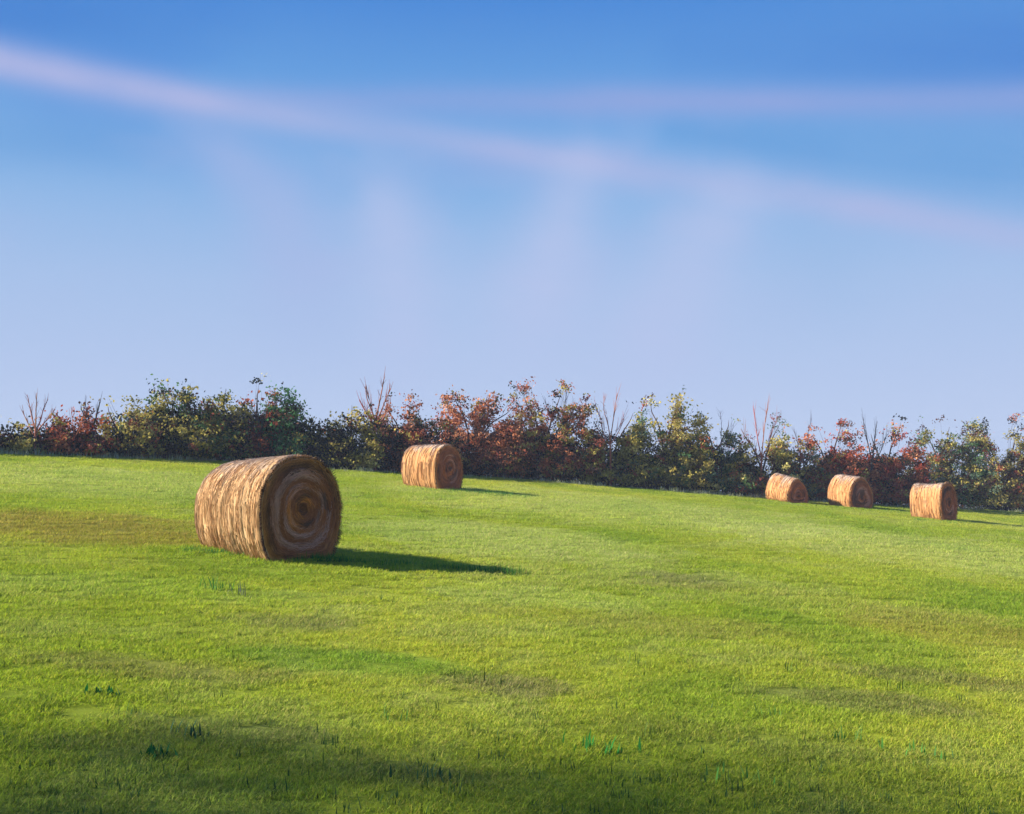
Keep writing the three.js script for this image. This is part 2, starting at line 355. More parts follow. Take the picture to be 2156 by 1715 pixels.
// ------------------------------------------------------------------ hay bales
const strawMat = new THREE.MeshStandardMaterial({ vertexColors: true, roughness: 0.92, side: THREE.DoubleSide });
const STRAW = [0.56, 0.35, 0.17], RUST = [0.33, 0.14, 0.052], PALE = [0.52, 0.36, 0.2], DARK = [0.085, 0.042, 0.024], TOP_LIGHT = [0.46, 0.36, 0.28];
function hayBale(o) {
  // o: base picture point (middle of the bale's foot), length, width, heights of the far and near end, turn of the near face, upper exponent, cut (how far it has slumped)
  const c = ground(o.P, o.Q), cy = landH(c[0], c[2]), root = thing('hay_bale', o.label, 'hay bale', [c[0], cy, c[2]], 'round hay bales lying in the field');
  const az = o.turn * Math.PI / 180, ax = [Math.sin(az), Math.cos(az)], sd = [Math.cos(az), -Math.sin(az)];   // axis towards the near face, and its right hand side
  const S = o.seed, r = rng(S * 131 + 7), near = o.near, NT = near ? 220 : 110, NA = near ? 110 : 48;
  const floor = (x, z) => landH(c[0] + x, c[2] + z) - cy - 0.045;
  const outline = (t) => {                                   // unit outline: w -0.5..0.5, y 0..1, flattened on the ground
    const cs = Math.cos(t), sn = Math.sin(t);
    if (sn >= 0) { const e = 2 / o.up; return [0.5 * Math.sign(cs) * Math.abs(cs) ** e, o.mid + (1 - o.mid) * Math.abs(sn) ** e]; }
    const e = 2 / 2.5; const y = o.mid - o.mid * 1.3 * Math.abs(sn) ** e;
    return [0.5 * Math.sign(cs) * Math.abs(cs) ** e * (1 - 0.06 * (sn * sn)), Math.max(y, 0)];
  };
  // s: -0.5 far end .. 0.5 near end, t: angle, q: scale of the section, lift: metres outwards
  const at = (s, t, q = 1, lift = 0, out = 0) => {
    let [w, y] = outline(t); if (q < 1) { const m = q ** 3; w = lerp(0.49 * Math.cos(t), w, m); y = lerp(o.mid + 0.5 * Math.sin(t) * (Math.sin(t) > 0 ? 2 * (1 - o.mid) : 2 * o.mid), y, m); }   // inner windings stay round
    const hh = lerp(o.hFar, o.hNear, s + 0.5) - (o.sag ?? 0) * (1 - 4 * s * s), ww = o.width * (1 + 0.02 * Math.sin(s * 5 + S));
    const yc = o.mid, u = w * q * ww + Math.cos(t) * lift, v = (yc + (y - yc) * q) * hh + Math.sin(t) * lift, along = s * o.len + out;
    const x = ax[0] * along + sd[0] * u, z = ax[1] * along + sd[1] * u;
    const base = floor(x, z) * (1 - clamp(v / hh)) + 0;
    return [x, Math.max(v + base, floor(x, z)), z];
  };
  const relief = (s, t) => 0.03 * (fbm(t * 1.6 + S, s * 5, S, 3) - 0.5) + 0.014 * (fbm(s * o.len * 16, t * 1.1, S + 9, 3) - 0.5) + 0.010 * (noise(s * o.len * 60, t * 2, S + 4) - 0.5);
  const shoulder = (s) => { const e = (0.5 - Math.abs(s)) * o.len; return e < 0.07 ? -0.05 * (1 - e / 0.07) ** 2 : 0; };
  // streaks: darker windings that run round the bale for part of its girth
  const streaks = []; for (let k = 0; k < (near ? 44 : 18); k++) streaks.push({ s: r() - 0.5, t: r() * 6.283, hs: (near ? 0.006 : 0.012) + 0.014 * r(), ht: 0.2 + 0.8 * r(), a: 0.3 + 0.45 * r(), wob: r() * 9 });
  const sideColor = (s, t) => {
    let col = mix3(near ? STRAW : [0.50, 0.245, 0.090], PALE, (near ? 0.55 : 0.25) * smooth(0.45, 0.75, fbm(s * o.len * 22, t * 0.8, S + 30, 3)));
    col = mix3(col, RUST, 0.3 * smooth(0.52, 0.74, fbm(s * o.len * 14, t * 0.7 + 3, S + 50, 3)));
    for (const k of streaks) {
      let dt = Math.abs(t - k.t); dt = Math.min(dt, 6.283 - dt);
      const ds = Math.abs(s - k.s + 0.006 * Math.sin(t * 3 + k.wob)) / k.hs, v = Math.exp(-ds * ds) * (1 - smooth(0.6, 1, dt / k.ht));
      if (v > 0.02) col = mix3(col, RUST, k.a * v * (0.6 + 0.6 * noise(s * 200, t * 9, S)));
    }
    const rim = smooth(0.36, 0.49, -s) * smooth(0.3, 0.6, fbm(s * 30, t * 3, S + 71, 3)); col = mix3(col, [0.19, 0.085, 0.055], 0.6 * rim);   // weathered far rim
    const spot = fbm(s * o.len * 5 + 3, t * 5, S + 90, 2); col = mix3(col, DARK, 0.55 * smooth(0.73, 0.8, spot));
    const up = Math.sin(t), bl = fbm(s * o.len * 9, t * 4, S + 12, 3); if (up > 0.3) col = mix3(col, TOP_LIGHT, 0.85 * smooth(0.72, 0.95, up + (bl - 0.5) * 0.7));   // highlight along the top put into the straw colour
    const g = 0.9 + 0.2 * noise(s * o.len * 110, t * 2.5, S + 2); return col.map((v) => v * g);
  };
  const body = grid(NT, NA, (a, b) => {
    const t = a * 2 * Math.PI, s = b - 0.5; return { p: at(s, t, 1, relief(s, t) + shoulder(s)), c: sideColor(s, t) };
  });
  mesh('rolled_side', body, strawMat, root);
  // strands of straw lying round the girth
  {
    const T = new Tris(), n = near ? 2800 : 500;
    for (let k = 0; k < n; k++) {
      const s = (r() - 0.5) * 0.985, t = r() * 6.283, l = (0.1 + 0.3 * r()) * (near ? 1 : 1.4), dt = l / (o.width * 0.5) * (r() < 0.5 ? 1 : -1), ds = gauss(r) * 0.03 / o.len, lift = 0.004 + 0.012 * r();
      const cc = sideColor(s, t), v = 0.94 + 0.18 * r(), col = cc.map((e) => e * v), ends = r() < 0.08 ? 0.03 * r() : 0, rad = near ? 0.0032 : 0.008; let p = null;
      for (let k2 = 0; k2 <= 3; k2++) {
        const f = k2 / 3, tt = t + dt * f, ss = clamp(s + ds * f, -0.5, 0.5), q = at(ss, tt, 1, relief(ss, tt) + shoulder(ss) + lift * (1 - 0.3 * f) + ends * f * f);
        if (p) T.stick(p, q, rad, rad * 0.85, col); p = q;
      }
    }
    const m = mesh('loose_straw', T.geometry(), strawMat, root); m.userData.kind = 'stuff';
  }
  // end faces: the coil seen end on
  const coil = (t, q) => q * (near ? 11 : 7) + t / 6.283;
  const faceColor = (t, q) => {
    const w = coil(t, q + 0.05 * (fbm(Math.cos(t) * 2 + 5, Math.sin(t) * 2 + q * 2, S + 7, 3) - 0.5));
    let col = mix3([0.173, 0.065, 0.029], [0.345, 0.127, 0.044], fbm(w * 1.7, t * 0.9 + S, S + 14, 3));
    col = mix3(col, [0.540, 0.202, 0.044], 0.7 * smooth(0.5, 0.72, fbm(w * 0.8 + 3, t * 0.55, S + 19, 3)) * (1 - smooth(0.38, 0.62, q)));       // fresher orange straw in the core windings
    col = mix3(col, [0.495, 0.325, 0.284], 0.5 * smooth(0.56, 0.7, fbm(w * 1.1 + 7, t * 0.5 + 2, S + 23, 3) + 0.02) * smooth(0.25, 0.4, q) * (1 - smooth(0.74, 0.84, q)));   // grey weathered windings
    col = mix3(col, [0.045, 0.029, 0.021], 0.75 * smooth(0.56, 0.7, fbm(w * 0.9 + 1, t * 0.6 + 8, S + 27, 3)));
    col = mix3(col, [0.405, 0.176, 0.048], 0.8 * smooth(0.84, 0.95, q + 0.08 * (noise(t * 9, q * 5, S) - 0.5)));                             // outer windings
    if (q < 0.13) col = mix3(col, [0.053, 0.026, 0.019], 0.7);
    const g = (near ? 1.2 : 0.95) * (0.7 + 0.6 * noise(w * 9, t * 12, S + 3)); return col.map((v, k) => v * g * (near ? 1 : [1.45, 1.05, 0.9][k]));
  };
  const faceOut = (t, q) => 0.03 * (1 - q ** 6) - 0.014 + 0.045 * (fbm(coil(t, q) * 1.0, t * 0.5, S + 33, 2) - 0.5) + 0.022 * Math.abs(Math.sin(Math.PI * coil(t, q))) + 0.012 * (noise(q * 60, t * 30, S) - 0.5) - 0.05 * Math.exp(-q * q * 90);
  for (const end of [1, -1]) {
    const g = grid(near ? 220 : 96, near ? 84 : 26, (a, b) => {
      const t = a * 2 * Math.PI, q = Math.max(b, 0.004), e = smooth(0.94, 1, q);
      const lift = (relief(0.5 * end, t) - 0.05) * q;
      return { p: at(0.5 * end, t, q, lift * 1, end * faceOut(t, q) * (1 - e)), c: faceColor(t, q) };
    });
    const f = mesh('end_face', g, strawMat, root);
    f.userData.label = end > 0 ? 'dark brown coiled end face' : 'hidden coiled end face';
    if (end > 0) {
      const T = new Tris(), n = near ? 3600 : 420;
      for (let k = 0; k < n; k++) {
        const q = Math.sqrt(r()) * 0.97, t = r() * 6.283, dt = (0.05 + 0.11 * r()) / (Math.max(q, 0.12) * o.width * 0.5) * (r() < 0.5 ? 1 : -1), dq = gauss(r) * 0.025;
        const p = at(0.5, t, q, 0, faceOut(t, q) + 0.004 + 0.01 * r()), e = at(0.5, t + dt, clamp(q + dq, 0, 1), 0, faceOut(t + dt, q) + 0.004 + 0.03 * r() * r());
        const cc = faceColor(t, q), v = 0.75 + 0.7 * r(); T.stick(p, e, near ? 0.0035 : 0.008, near ? 0.002 : 0.006, cc.map((x) => x * v));
      }
      const m = mesh('face_straw', T.geometry(), strawMat, root); m.userData.kind = 'stuff';
    }
  }
  // ragged straw sticking out of the near rim
  {
    const T = new Tris(), n = near ? 2100 : 300;
    for (let k = 0; k < n; k++) {
      const t = r() * 6.283, rag = 0.35 + 0.65 * smooth(0.42, 0.62, fbm(t * 5, S, S + 61, 3)), side = Math.abs(Math.cos(t));
      const p = at(0.5, t, 0.97 + 0.02 * r(), relief(0.5, t) - 0.03, 0.02 * r() - 0.03), l = (0.025 + 0.075 * r() * rag * (0.4 + 0.6 * side)), dn = gauss(r) * 0.4;
      const e = at(0.5, t + dn * l / o.width, 1, relief(0.5, t) - 0.02 + l * (0.5 + 0.5 * r()), 0.05 * r() - 0.01); e[1] -= 0.012 * side;
      const cc = r() < 0.45 ? [0.14, 0.066, 0.03] : r() < 0.75 ? DARK : STRAW, v = 0.6 + 0.6 * r(); T.stick(p, e, near ? 0.005 : 0.01, near ? 0.0015 : 0.004, cc.map((x) => x * v));
    }
    const m = mesh('rim_straw', T.geometry(), strawMat, root); m.userData.kind = 'stuff';
  }
  return root;
}
const BALES = [
  { P: 561, Q: 1164, len: 1.5, width: 1.58, hFar: 1.36, hNear: 1.43, turn: 53, up: 2.05, mid: 0.5, seed: 1, near: true, label: 'large straw coloured round bale in the left foreground, its dark coiled end turned right' },
  { P: 909, Q: 1027, len: 1.58, width: 1.46, hFar: 1.48, hNear: 1.48, turn: 52, up: 2.15, mid: 0.48, seed: 2, label: 'round bale behind the large one, standing alone before the rust coloured trees' },
  { P: 1657, Q: 1057, len: 1.32, width: 1.42, hFar: 1.36, hNear: 1.06, turn: 34, up: 1.6, mid: 0.3, seed: 3, label: 'low slumped bale shaped like a tent, leftmost of the three at the right' },
  { P: 1791, Q: 1068, len: 1.36, width: 1.5, hFar: 1.54, hNear: 1.36, turn: 29, up: 1.95, mid: 0.34, seed: 4, label: 'squat bale with a sloping top, middle of the three at the right' },
  { P: 1966, Q: 1094, len: 1.32, width: 1.44, hFar: 1.5, hNear: 1.5, sag: 0.06, turn: 42, up: 2.4, mid: 0.44, seed: 5, label: 'upright narrow bale with a dished top, rightmost of all the bales' },
];
for (const b of BALES) hayBale(b);

// ------------------------------------------------------------------ hedgerow
const barkMat = new THREE.MeshStandardMaterial({ vertexColors: true, roughness: 0.95 });
function limb(pts, r0, r1, col, sides = 6, seed = 0) {       // tapering tube along points
  const n = pts.length - 1, C = new THREE.CatmullRomCurve3(pts.map((p) => new THREE.Vector3(...p))), N = n * 3;
  const fr = C.computeFrenetFrames(N, false);
  return grid(sides, N, (a, b) => {
    const k = Math.round(b * N), P = C.getPoint(b), t = a * 6.28318, rr = lerp(r0, r1, b) * (0.88 + 0.24 * noise(a * sides % sides, b * 9, seed)), nn = fr.normals[k], bb = fr.binormals[k], g = 0.8 + 0.4 * noise(t * 2, b * 14, seed + 1);
    return { p: [P.x + (nn.x * Math.cos(t) + bb.x * Math.sin(t)) * rr, P.y + (nn.y * Math.cos(t) + bb.y * Math.sin(t)) * rr, P.z + (nn.z * Math.cos(t) + bb.z * Math.sin(t)) * rr], c: col.map((v) => v * g) };
  });
}
function leaf(T, r, p, size, col, tilt) {                    // a bent pointed leaf
  const a = r() * 6.283, e = (r() - 0.5) * tilt, d = [Math.cos(a) * Math.cos(e), Math.sin(e), Math.sin(a) * Math.cos(e)], b = r() * 6.283;
  const u0 = Math.abs(d[1]) < 0.9 ? [0, 1, 0] : [1, 0, 0];
  let s = [u0[1] * d[2] - u0[2] * d[1], u0[2] * d[0] - u0[0] * d[2], u0[0] * d[1] - u0[1] * d[0]]; const sl = Math.hypot(...s); s = s.map((v) => v / sl);
  const n = [d[1] * s[2] - d[2] * s[1], d[2] * s[0] - d[0] * s[2], d[0] * s[1] - d[1] * s[0]], w = [0, 1, 2].map((k) => s[k] * Math.cos(b) + n[k] * Math.sin(b));
  const L = size, Wd = size * (0.45 + 0.3 * r()), q = (f, g) => [0, 1, 2].map((k) => p[k] + d[k] * L * f + w[k] * Wd * g);
  const A = q(-0.5, 0), B = q(0.05, 0.5), Cc = q(0.5, 0), D = q(0.0, -0.5); D[1] += size * 0.12;
  T.tri(A, B, Cc, col); T.tri(A, Cc, D, col);
}
const C = {
  rust: [[0.391, 0.103, 0.047], [0.449, 0.142, 0.060], [0.283, 0.070, 0.040]], orange: [[0.537, 0.205, 0.091], [0.434, 0.143, 0.061], [0.589, 0.260, 0.130]],
  red: [[0.433, 0.084, 0.043], [0.332, 0.060, 0.043], [0.499, 0.142, 0.060]], olive: [[0.337, 0.282, 0.058], [0.259, 0.238, 0.049], [0.427, 0.360, 0.082]],
  gold: [[0.475, 0.377, 0.086], [0.367, 0.302, 0.064], [0.539, 0.475, 0.161]], green: [[0.069, 0.155, 0.052], [0.095, 0.190, 0.061], [0.052, 0.121, 0.052]],
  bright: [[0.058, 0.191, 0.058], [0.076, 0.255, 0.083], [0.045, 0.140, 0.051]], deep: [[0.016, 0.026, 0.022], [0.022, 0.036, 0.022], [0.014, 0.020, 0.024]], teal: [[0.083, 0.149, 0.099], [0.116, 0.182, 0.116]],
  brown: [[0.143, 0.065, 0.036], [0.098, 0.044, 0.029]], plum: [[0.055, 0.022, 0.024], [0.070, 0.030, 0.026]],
};
const BARK = { red: [0.34, 0.115, 0.07], dark: [0.03, 0.028, 0.036], brown: [0.075, 0.042, 0.03], grey: [0.09, 0.085, 0.1] };
// leafy tree or shrub: P0..P1 picture columns, top picture row, peaks [u, height share, width]
function leafTree(o) {
  const Pm = (o.P0 + o.P1) / 2, e = edgeAt(Pm), back = o.back ?? 0.8, dist = -e[2] + back, scale = dist / F * K;
  const x0 = (Pm * K - 512) / F * dist, z0 = -dist, y0 = landH(x0, z0), width = (o.P1 - o.P0) * scale * 1.16, foot = 956 + 0.0575 * Pm, height = (foot - o.top) * scale;
  const root = thing(o.name ?? 'hedgerow_tree', o.label, o.category ?? 'tree', [x0, y0, z0], 'trees and shrubs of the hedgerow');
  const r = rng(o.P0 * 31 + 17), T = new Tris(), depth = Math.min(1.3, width * 0.45), peaks = o.peaks ?? [[-0.5, 0.8, 0.5], [0.1, 1, 0.5], [0.6, 0.78, 0.45]];
  const topAt = (u) => { let h = 0.42; for (const [c, ph, w] of peaks) h = Math.max(h, ph - 0.55 * Math.abs((u - c) / w) ** 1.6 * ph); return h; };
  const bark = o.bark ?? BARK.brown, tips = [];
  const n = Math.round(width * height * (o.dense ?? 1) * 40);
  let made = 0, guard = 0;
  while (made < n && guard++ < n * 30) {
    const u = (r() * 2 - 1) * (1 + 0.06 * gauss(r)), h = topAt(u) * (1 + 0.05 * gauss(r)), v = 0.06 + r() * 1.0;
    if (v > h) continue;
    const rel = v / h; if (r() < ((o.airy ?? 0.6) + 0.2) * smooth(0.4, 0.95, rel)) continue;
    if (noise(u * width * 1.6 + 9, v * height * 1.9, o.P0) < (o.holes ?? 0.33) * smooth(0.12, 0.5, rel)) continue;
    const zz = gauss(r) * depth * 0.45 * (1.1 - 0.6 * rel);
    tips.push([u * width * 0.5, v * height, zz, rel]); made++;
  }
  // a few sprigs that stand clear of the outline
  for (let k = 0; k < (o.sprigs ?? 7); k++) { const u = r() * 1.8 - 0.9; tips.push([u * width * 0.5, (topAt(u) * (1.02 + 0.1 * r())) * height, gauss(r) * depth * 0.2, 1.2]); }
  for (const t of tips) {
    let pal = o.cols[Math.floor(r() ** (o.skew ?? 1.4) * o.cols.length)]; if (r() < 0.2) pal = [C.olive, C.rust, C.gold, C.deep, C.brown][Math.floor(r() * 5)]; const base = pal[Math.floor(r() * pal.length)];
    const el = [0.13 + 0.1 * r(), 0.06 + 0.05 * r(), 0.1], a = (r() - 0.5) * (o.sweep ?? 1.6), m = t[3] > 1 ? 7 : 24 + Math.floor(r() * 18);
    for (let k = 0; k < m; k++) {
      const gx = gauss(r) * el[0], gy = gauss(r) * el[1], p = [t[0] + gx * Math.cos(a) - gy * Math.sin(a), Math.max(0.03, t[1] + gx * Math.sin(a) + gy * Math.cos(a)), t[2] + gauss(r) * el[2]], q = 0.7 + 0.6 * r();
      leaf(T, r, p, (o.leaf ?? 0.115) * (0.7 + 0.7 * r()), base.map((c) => c * q), 2.2);
    }
    if (r() < 0.4 || t[3] > 1) { const f = 0.35 + 0.4 * r(), w = 0.005; T.stick([t[0] * f + gauss(r) * 0.05, t[1] * (t[3] > 1 ? 0.75 : f), t[2] * f], [t[0], t[1] + 0.06, t[2]], w * 1.6, w * 0.6, bark.map((c) => c * (0.7 + 0.6 * r()))); }
  }
  mesh('crown', T.geometry(), leafMat, root);
  const th = height * 0.42; mesh('trunk', limb([[0, -0.15, 0], [0.04 * gauss(r), th * 0.5, 0], [0.06 * gauss(r), th, 0]], 0.03 + 0.013 * height, 0.02 + 0.006 * height, bark, 7, o.P0), barkMat, root);
  for (const [c, ph] of peaks) { const tx = c * width * 0.5, ty = ph * height * 0.9; mesh('branch', limb([[0, th * (0.5 + 0.4 * r()), 0], [tx * 0.45, lerp(th, ty, 0.45), gauss(r) * 0.1], [tx * 0.85, lerp(th, ty, 0.8), gauss(r) * 0.12], [tx, ty, gauss(r) * 0.12]], 0.03 + 0.004 * height, 0.007, bark, 5, o.P0 + 3), barkMat, root); }
  return root;
}
// bare tree: forks given as [height share where it leaves, sideways at tip (share of height), tip height share]
function bareTree(o) {
  const e = edgeAt(o.P), dist = -e[2] + (o.back ?? 0.2), scale = dist / F * K, x0 = (o.P * K - 512) / F * dist, z0 = -dist, y0 = landH(x0, z0), foot = 956 + 0.0575 * o.P, h = (foot - o.top) * scale;
  const root = thing('bare_tree', o.label, 'tree', [x0, y0, z0], 'leafless trees in the hedgerow'), r = rng(o.P * 13 + 1), R = (o.r ?? 0.05) * 0.95;
  const tk = o.fork * h; mesh('trunk', limb([[0, -0.15, 0], [0.02 * h * gauss(r) * 0.5, tk * 0.5, 0.03], [0, tk, 0]], R, R * 0.75, o.bark, 7, o.P), barkMat, root);
  for (const [from, sx, top] of o.forks) {
    const zx = gauss(r) * 0.12 * h * 0.5, y1 = from * h, tip = [sx * h, top * h, zx], col = o.bark.map((v) => v * (0.8 + 0.5 * r()));
    const b = mesh('branch', limb([[0, y1 - 0.03, 0], [sx * h * (0.35 + gauss(r) * 0.05), lerp(y1, tip[1], 0.3), zx * 0.3], [sx * h * 0.72 + gauss(r) * 0.012 * h, lerp(y1, tip[1], 0.68), zx * 0.7], tip], R * 0.62, R * 0.14, col, 6, o.P + 5), barkMat, root);
    const T = new Tris();
    for (let k = 0; k < 12; k++) { const f = 0.3 + 0.65 * r(), p = [sx * h * f, lerp(y1, tip[1], f), zx * f]; T.stick(p, [p[0] + (sx * 0.5 + gauss(r) * 0.09) * h * 0.24, p[1] + (0.05 + 0.13 * r()) * h, p[2] + gauss(r) * 0.1], R * 0.2, R * 0.07, col); }
    mesh('twig', T.geometry(), leafMat, b);
  }
  return root;
}
const TREES = [
  { P0: -150, P1: -40, top: 872, cols: [C.olive, C.green], label: 'olive shrub just past the left edge of the hedgerow', name: 'hedgerow_shrub', category: 'shrub' },
  { P0: -50, P1: 62, top: 893, cols: [C.gold, C.olive, C.deep], holes: 0.50, label: 'sparse yellow olive shrub at the far left end', name: 'hedgerow_shrub', category: 'shrub', peaks: [[-0.6, 0.8, 0.6], [0.4, 1, 0.6]] },
  { P0: 45, P1: 130, top: 885, cols: [C.rust, C.orange, C.olive], holes: 0.50, label: 'thin rust shrub under the bare red branches at the left', name: 'hedgerow_shrub', category: 'shrub', peaks: [[-0.3, 0.9, 0.6], [0.5, 1, 0.5]] },
  { P0: 108, P1: 208, top: 862, cols: [C.rust, C.red, C.brown], label: 'rounded rust red shrub left of the dark forked trunk', name: 'hedgerow_shrub', category: 'shrub', peaks: [[-0.3, 0.85, 0.7], [0.4, 1, 0.4]] },
  { P0: 195, P1: 305, top: 845, cols: [C.olive, C.gold, C.rust, C.deep], holes: 0.47, airy: 0.75, label: 'airy olive and rust shrub right of the dark forked trunk', name: 'hedgerow_shrub', category: 'shrub', peaks: [[-0.4, 0.95, 0.5], [0.6, 0.85, 0.6]] },
  { P0: 270, P1: 445, top: 812, cols: [C.olive, C.green, C.deep], dense: 1.25, holes: 0.24, airy: 0.4, label: 'tall dark green tree with olive spires, densest of the left half', peaks: [[-0.75, 0.78, 0.25], [-0.16, 1, 0.22], [0.3, 0.97, 0.2], [0.05, 0.8, 0.9], [0.75, 0.72, 0.4]] },
  { P0: 415, P1: 520, top: 815, cols: [C.olive, C.green, C.deep], dense: 1.1, label: 'olive tree with one spire beside the tall dark green tree', peaks: [[0.0, 1, 0.22], [-0.5, 0.78, 0.5], [0.6, 0.74, 0.5]] },
  { P0: 488, P1: 582, top: 812, cols: [C.rust, C.red, C.plum, C.deep], dense: 1.1, label: 'dark rust tree with red sprigs above the large bale', peaks: [[0.1, 1, 0.25], [-0.4, 0.78, 0.6], [0.6, 0.7, 0.5]] },
  { P0: 540, P1: 636, top: 822, cols: [C.bright, C.bright, C.green, C.plum], dense: 1.15, airy: 0.4, label: 'bright green tree at the right end of the left group', peaks: [[-0.2, 0.9, 0.7], [0.35, 1, 0.4], [0.7, 0.72, 0.4]] },
  { P0: 622, P1: 700, top: 893, cols: [C.olive, C.deep, C.deep], label: 'low dark shrub in the gap right of the bright green tree', name: 'hedgerow_shrub', category: 'shrub', peaks: [[-0.2, 1, 0.5], [0.6, 0.75, 0.6]] },
  { P0: 682, P1: 790, top: 846, cols: [C.olive, C.gold, C.deep], holes: 0.47, airy: 0.7, label: 'yellow olive shrub left of the tall bare red tree', name: 'hedgerow_shrub', category: 'shrub', peaks: [[0.05, 1, 0.3], [0.55, 0.95, 0.4], [-0.5, 0.72, 0.5]] },
  { P0: 785, P1: 925, top: 838, cols: [C.rust, C.orange, C.deep, C.brown], holes: 0.45, airy: 0.7, label: 'rust tree between the tall bare red tree and the widest orange tree', peaks: [[-0.6, 0.98, 0.35], [0.1, 0.95, 0.45], [0.75, 0.75, 0.4]] },
  { P0: 905, P1: 1085, top: 818, cols: [C.orange, C.rust, C.orange, C.brown], holes: 0.38, airy: 0.7, label: 'wide orange brown tree behind the lone bale', peaks: [[-0.4, 1, 0.45], [0.3, 0.97, 0.5], [0.8, 0.82, 0.4]] },
  { P0: 1050, P1: 1245, top: 812, cols: [C.rust, C.orange, C.olive, C.deep], holes: 0.36, airy: 0.65, label: 'wide rust red tree with olive leaves, in the middle of the row', peaks: [[-0.4, 0.96, 0.5], [0.3, 1, 0.45], [0.75, 0.85, 0.4]] },
  { P0: 1225, P1: 1350, top: 858, cols: [C.olive, C.gold, C.teal, C.deep], holes: 0.45, label: 'grey olive shrub around the small bare red tree', name: 'hedgerow_shrub', category: 'shrub', peaks: [[-0.5, 0.9, 0.4], [0.65, 1, 0.5]] },
  { P0: 1325, P1: 1478, top: 815, cols: [C.gold, C.olive, C.gold, C.green], holes: 0.47, airy: 0.6, label: 'tall golden olive tree right of the middle of the row', peaks: [[-0.35, 0.92, 0.45], [0.35, 1, 0.3], [0.8, 0.75, 0.4]] },
  { P0: 1455, P1: 1560, top: 868, cols: [C.gold, C.teal, C.green, C.deep], holes: 0.50, airy: 0.7, label: 'see-through grey green shrub right of the golden olive tree', name: 'hedgerow_shrub', category: 'shrub', peaks: [[-0.4, 0.98, 0.5], [0.5, 1, 0.5]] },
  { P0: 1545, P1: 1660, top: 874, cols: [C.gold, C.olive, C.teal, C.rust], holes: 0.51, airy: 0.7, label: 'loose yellow green shrub around the bare tree left of the three bales', name: 'hedgerow_shrub', category: 'shrub', peaks: [[-0.6, 0.9, 0.4], [0.6, 1, 0.35]] },
  { P0: 1640, P1: 1725, top: 915, cols: [C.olive, C.rust, C.deep, C.teal], holes: 0.50, label: 'low mixed shrub behind the slumped bale', name: 'hedgerow_shrub', category: 'shrub' },
  { P0: 1685, P1: 1810, top: 872, cols: [C.red, C.rust, C.orange, C.brown], holes: 0.47, airy: 0.7, label: 'red shrub left of the dark trunk above the squat bale', name: 'hedgerow_shrub', category: 'shrub', peaks: [[-0.5, 0.85, 0.5], [0.35, 1, 0.5]] },
  { P0: 1785, P1: 1935, top: 868, cols: [C.red, C.orange, C.rust, C.deep], holes: 0.47, airy: 0.7, label: 'orange red tree above the squat bale at the right', peaks: [[-0.3, 0.86, 0.6], [0.45, 1, 0.35], [0.85, 0.7, 0.4]] },
  { P0: 1910, P1: 2070, top: 880, cols: [C.olive, C.teal, C.green, C.plum], holes: 0.48, airy: 0.6, label: 'grey green shrub behind the rightmost bale', name: 'hedgerow_shrub', category: 'shrub', peaks: [[-0.4, 0.95, 0.4], [0.1, 1, 0.35], [0.6, 0.96, 0.4]] },
  { P0: 2040, P1: 2190, top: 880, cols: [C.gold, C.olive, C.rust, C.deep], holes: 0.45, airy: 0.55, label: 'yellow olive tree at the right end of the row', peaks: [[-0.55, 0.94, 0.4], [0.4, 1, 0.5]] },
  { P0: 2170, P1: 2330, top: 895, cols: [C.olive, C.rust, C.deep], label: 'olive and rust shrub just past the right edge of the row', name: 'hedgerow_shrub', category: 'shrub' },
];
for (const t of TREES) leafTree(t);
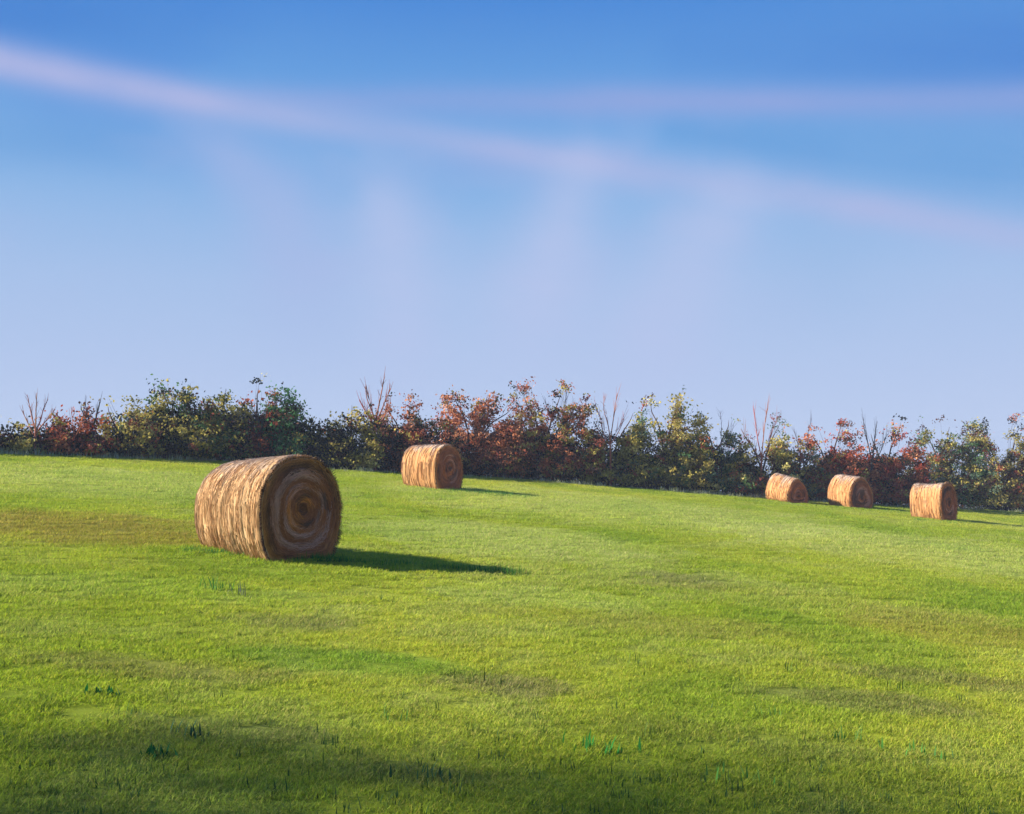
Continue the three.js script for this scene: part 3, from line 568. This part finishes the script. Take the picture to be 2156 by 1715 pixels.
const BARES = [
  { P: 72, top: 828, fork: 0.42, bark: BARK.red, r: 0.045, forks: [[0.3, -0.26, 0.72], [0.4, -0.2, 0.98], [0.42, -0.02, 1], [0.4, 0.16, 0.9], [0.34, 0.3, 0.74]], label: 'bare red branched tree at the far left' },
  { P: 192, top: 846, fork: 0.5, bark: BARK.dark, r: 0.06, forks: [[0.48, -0.14, 0.96], [0.5, 0.12, 1], [0.46, -0.24, 0.85]], label: 'bare tree with a dark forked trunk in the left group' },
  { P: 155, top: 862, fork: 0.4, bark: BARK.red, r: 0.03, forks: [[0.36, -0.06, 1], [0.4, 0.2, 0.92]], label: 'thin bare red sapling left of the dark forked trunk' },
  { P: 790, top: 792, fork: 0.52, bark: BARK.red, r: 0.07, forks: [[0.5, -0.1, 0.86], [0.44, -0.17, 0.72], [0.52, 0.08, 1], [0.5, 0.16, 0.84], [0.46, 0.17, 0.66]], label: 'tallest bare red tree, rising between the green and rust groups' },
  { P: 1285, top: 832, fork: 0.5, bark: BARK.red, r: 0.055, forks: [[0.5, -0.06, 0.98], [0.5, 0.08, 1], [0.44, -0.16, 0.88], [0.46, 0.16, 0.74]], label: 'small bare red tree left of the golden olive tree' },
  { P: 1604, top: 846, fork: 0.45, bark: BARK.red, r: 0.055, forks: [[0.42, -0.08, 0.96], [0.45, 0.08, 1], [0.42, 0.2, 0.86], [0.38, -0.2, 0.72]], label: 'bare red brown tree left of the three bales' },
  { P: 1692, top: 880, fork: 0.5, bark: BARK.grey, r: 0.035, forks: [[0.48, -0.12, 0.9], [0.5, 0.1, 1]], label: 'slight grey forked sapling above the slumped bale' },
  { P: 1835, top: 876, fork: 0.5, bark: BARK.dark, r: 0.06, forks: [[0.5, -0.09, 1], [0.48, 0.08, 0.95], [0.42, 0.18, 0.8]], label: 'bare tree with a dark trunk above the squat bale' },
  { P: 1520, top: 866, fork: 0.5, bark: BARK.dark, r: 0.03, forks: [[0.5, -0.02, 1], [0.46, 0.14, 0.86]], label: 'thin dark bare sapling in the grey green shrub' },
  { P: 545, top: 845, fork: 0.5, bark: BARK.grey, r: 0.03, forks: [[0.5, -0.06, 1], [0.46, 0.1, 0.9]], label: 'thin grey bare sapling left of the bright green tree' },
  { P: 1185, top: 828, fork: 0.5, bark: BARK.dark, r: 0.045, forks: [[0.5, 0.05, 1], [0.46, -0.2, 0.9], [0.44, 0.12, 0.8]], label: 'dark bare limbs among the rust red leaves of the middle' },
];
for (const b of BARES) bareTree(b);
{
  // dense undergrowth at the foot of the trees, its shade put into dark leaf colours
  const T = new Tris(), r = rng(404);
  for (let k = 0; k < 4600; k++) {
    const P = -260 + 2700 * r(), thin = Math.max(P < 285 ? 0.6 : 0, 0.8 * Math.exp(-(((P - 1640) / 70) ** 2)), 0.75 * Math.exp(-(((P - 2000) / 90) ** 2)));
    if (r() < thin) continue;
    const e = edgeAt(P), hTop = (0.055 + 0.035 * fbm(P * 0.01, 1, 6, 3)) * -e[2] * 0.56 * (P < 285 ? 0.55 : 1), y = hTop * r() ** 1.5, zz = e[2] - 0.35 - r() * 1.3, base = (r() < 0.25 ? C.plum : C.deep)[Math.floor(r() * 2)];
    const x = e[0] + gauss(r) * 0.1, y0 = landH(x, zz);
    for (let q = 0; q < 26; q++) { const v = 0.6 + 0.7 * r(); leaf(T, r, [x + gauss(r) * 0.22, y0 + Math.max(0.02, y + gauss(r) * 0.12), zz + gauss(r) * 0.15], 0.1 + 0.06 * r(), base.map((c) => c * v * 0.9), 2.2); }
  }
  tag(mesh('undergrowth', T.geometry(), leafMat), 'dense undergrowth along the foot of the hedgerow, the shade there put into its dark bluish leaf colour', 'undergrowth', null, 'stuff');
}
// ------------------------------------------------------------------ unseen trees added left of the camera to throw shade on the nearest turf
const SHADERS = [[-8.2, 3.9, 10.5, 'tall unseen leafy tree added for shade beside the camera, left of the field'], [-8.8, 0.9, 11, 'second unseen leafy tree added for shade left of the field, ahead of the tall one'], [-8.4, -2.1, 10.4, 'unseen leafy tree added for shade left of the field nearest the view'], [-8.9, -4.9, 9.4, 'smallest unseen leafy tree added for shade left of the field, farthest forward']];
SHADERS.forEach(([x, z, h, label], i) => {
  const root = thing('added_shade_tree', label, 'tree', [x, landH(x, z), z], 'trees added for shade left of the field outside the view'), r = rng(900 + i), T = new Tris();
  for (let k = 0; k < 640 - i * 60; k++) {
    const u = gauss(r) * 1.1, w = gauss(r) * 1.25, y = h * (0.22 + 0.78 * r()); if (Math.hypot(u, w) > 2.4 * (1.15 - y / h * 0.6)) continue;
    for (let q = 0; q < 22; q++) leaf(T, r, [u + gauss(r) * 0.25, y + gauss(r) * 0.2, w + gauss(r) * 0.28], 0.1 + 0.05 * r(), C.green[Math.floor(r() * 3)], 2.2);
  }
  mesh('crown', T.geometry(), leafMat, root);
  mesh('trunk', limb([[0, -0.3, 0], [0.05, h * 0.3, 0.03], [0, h * 0.8, 0]], 0.14, 0.04, BARK.brown, 8, i), barkMat, root);
});

scene.fog = new THREE.FogExp2(new THREE.Color(0.62, 0.72, 0.95), 0.0008);      // thin bluish air
renderer.render(scene, camera);
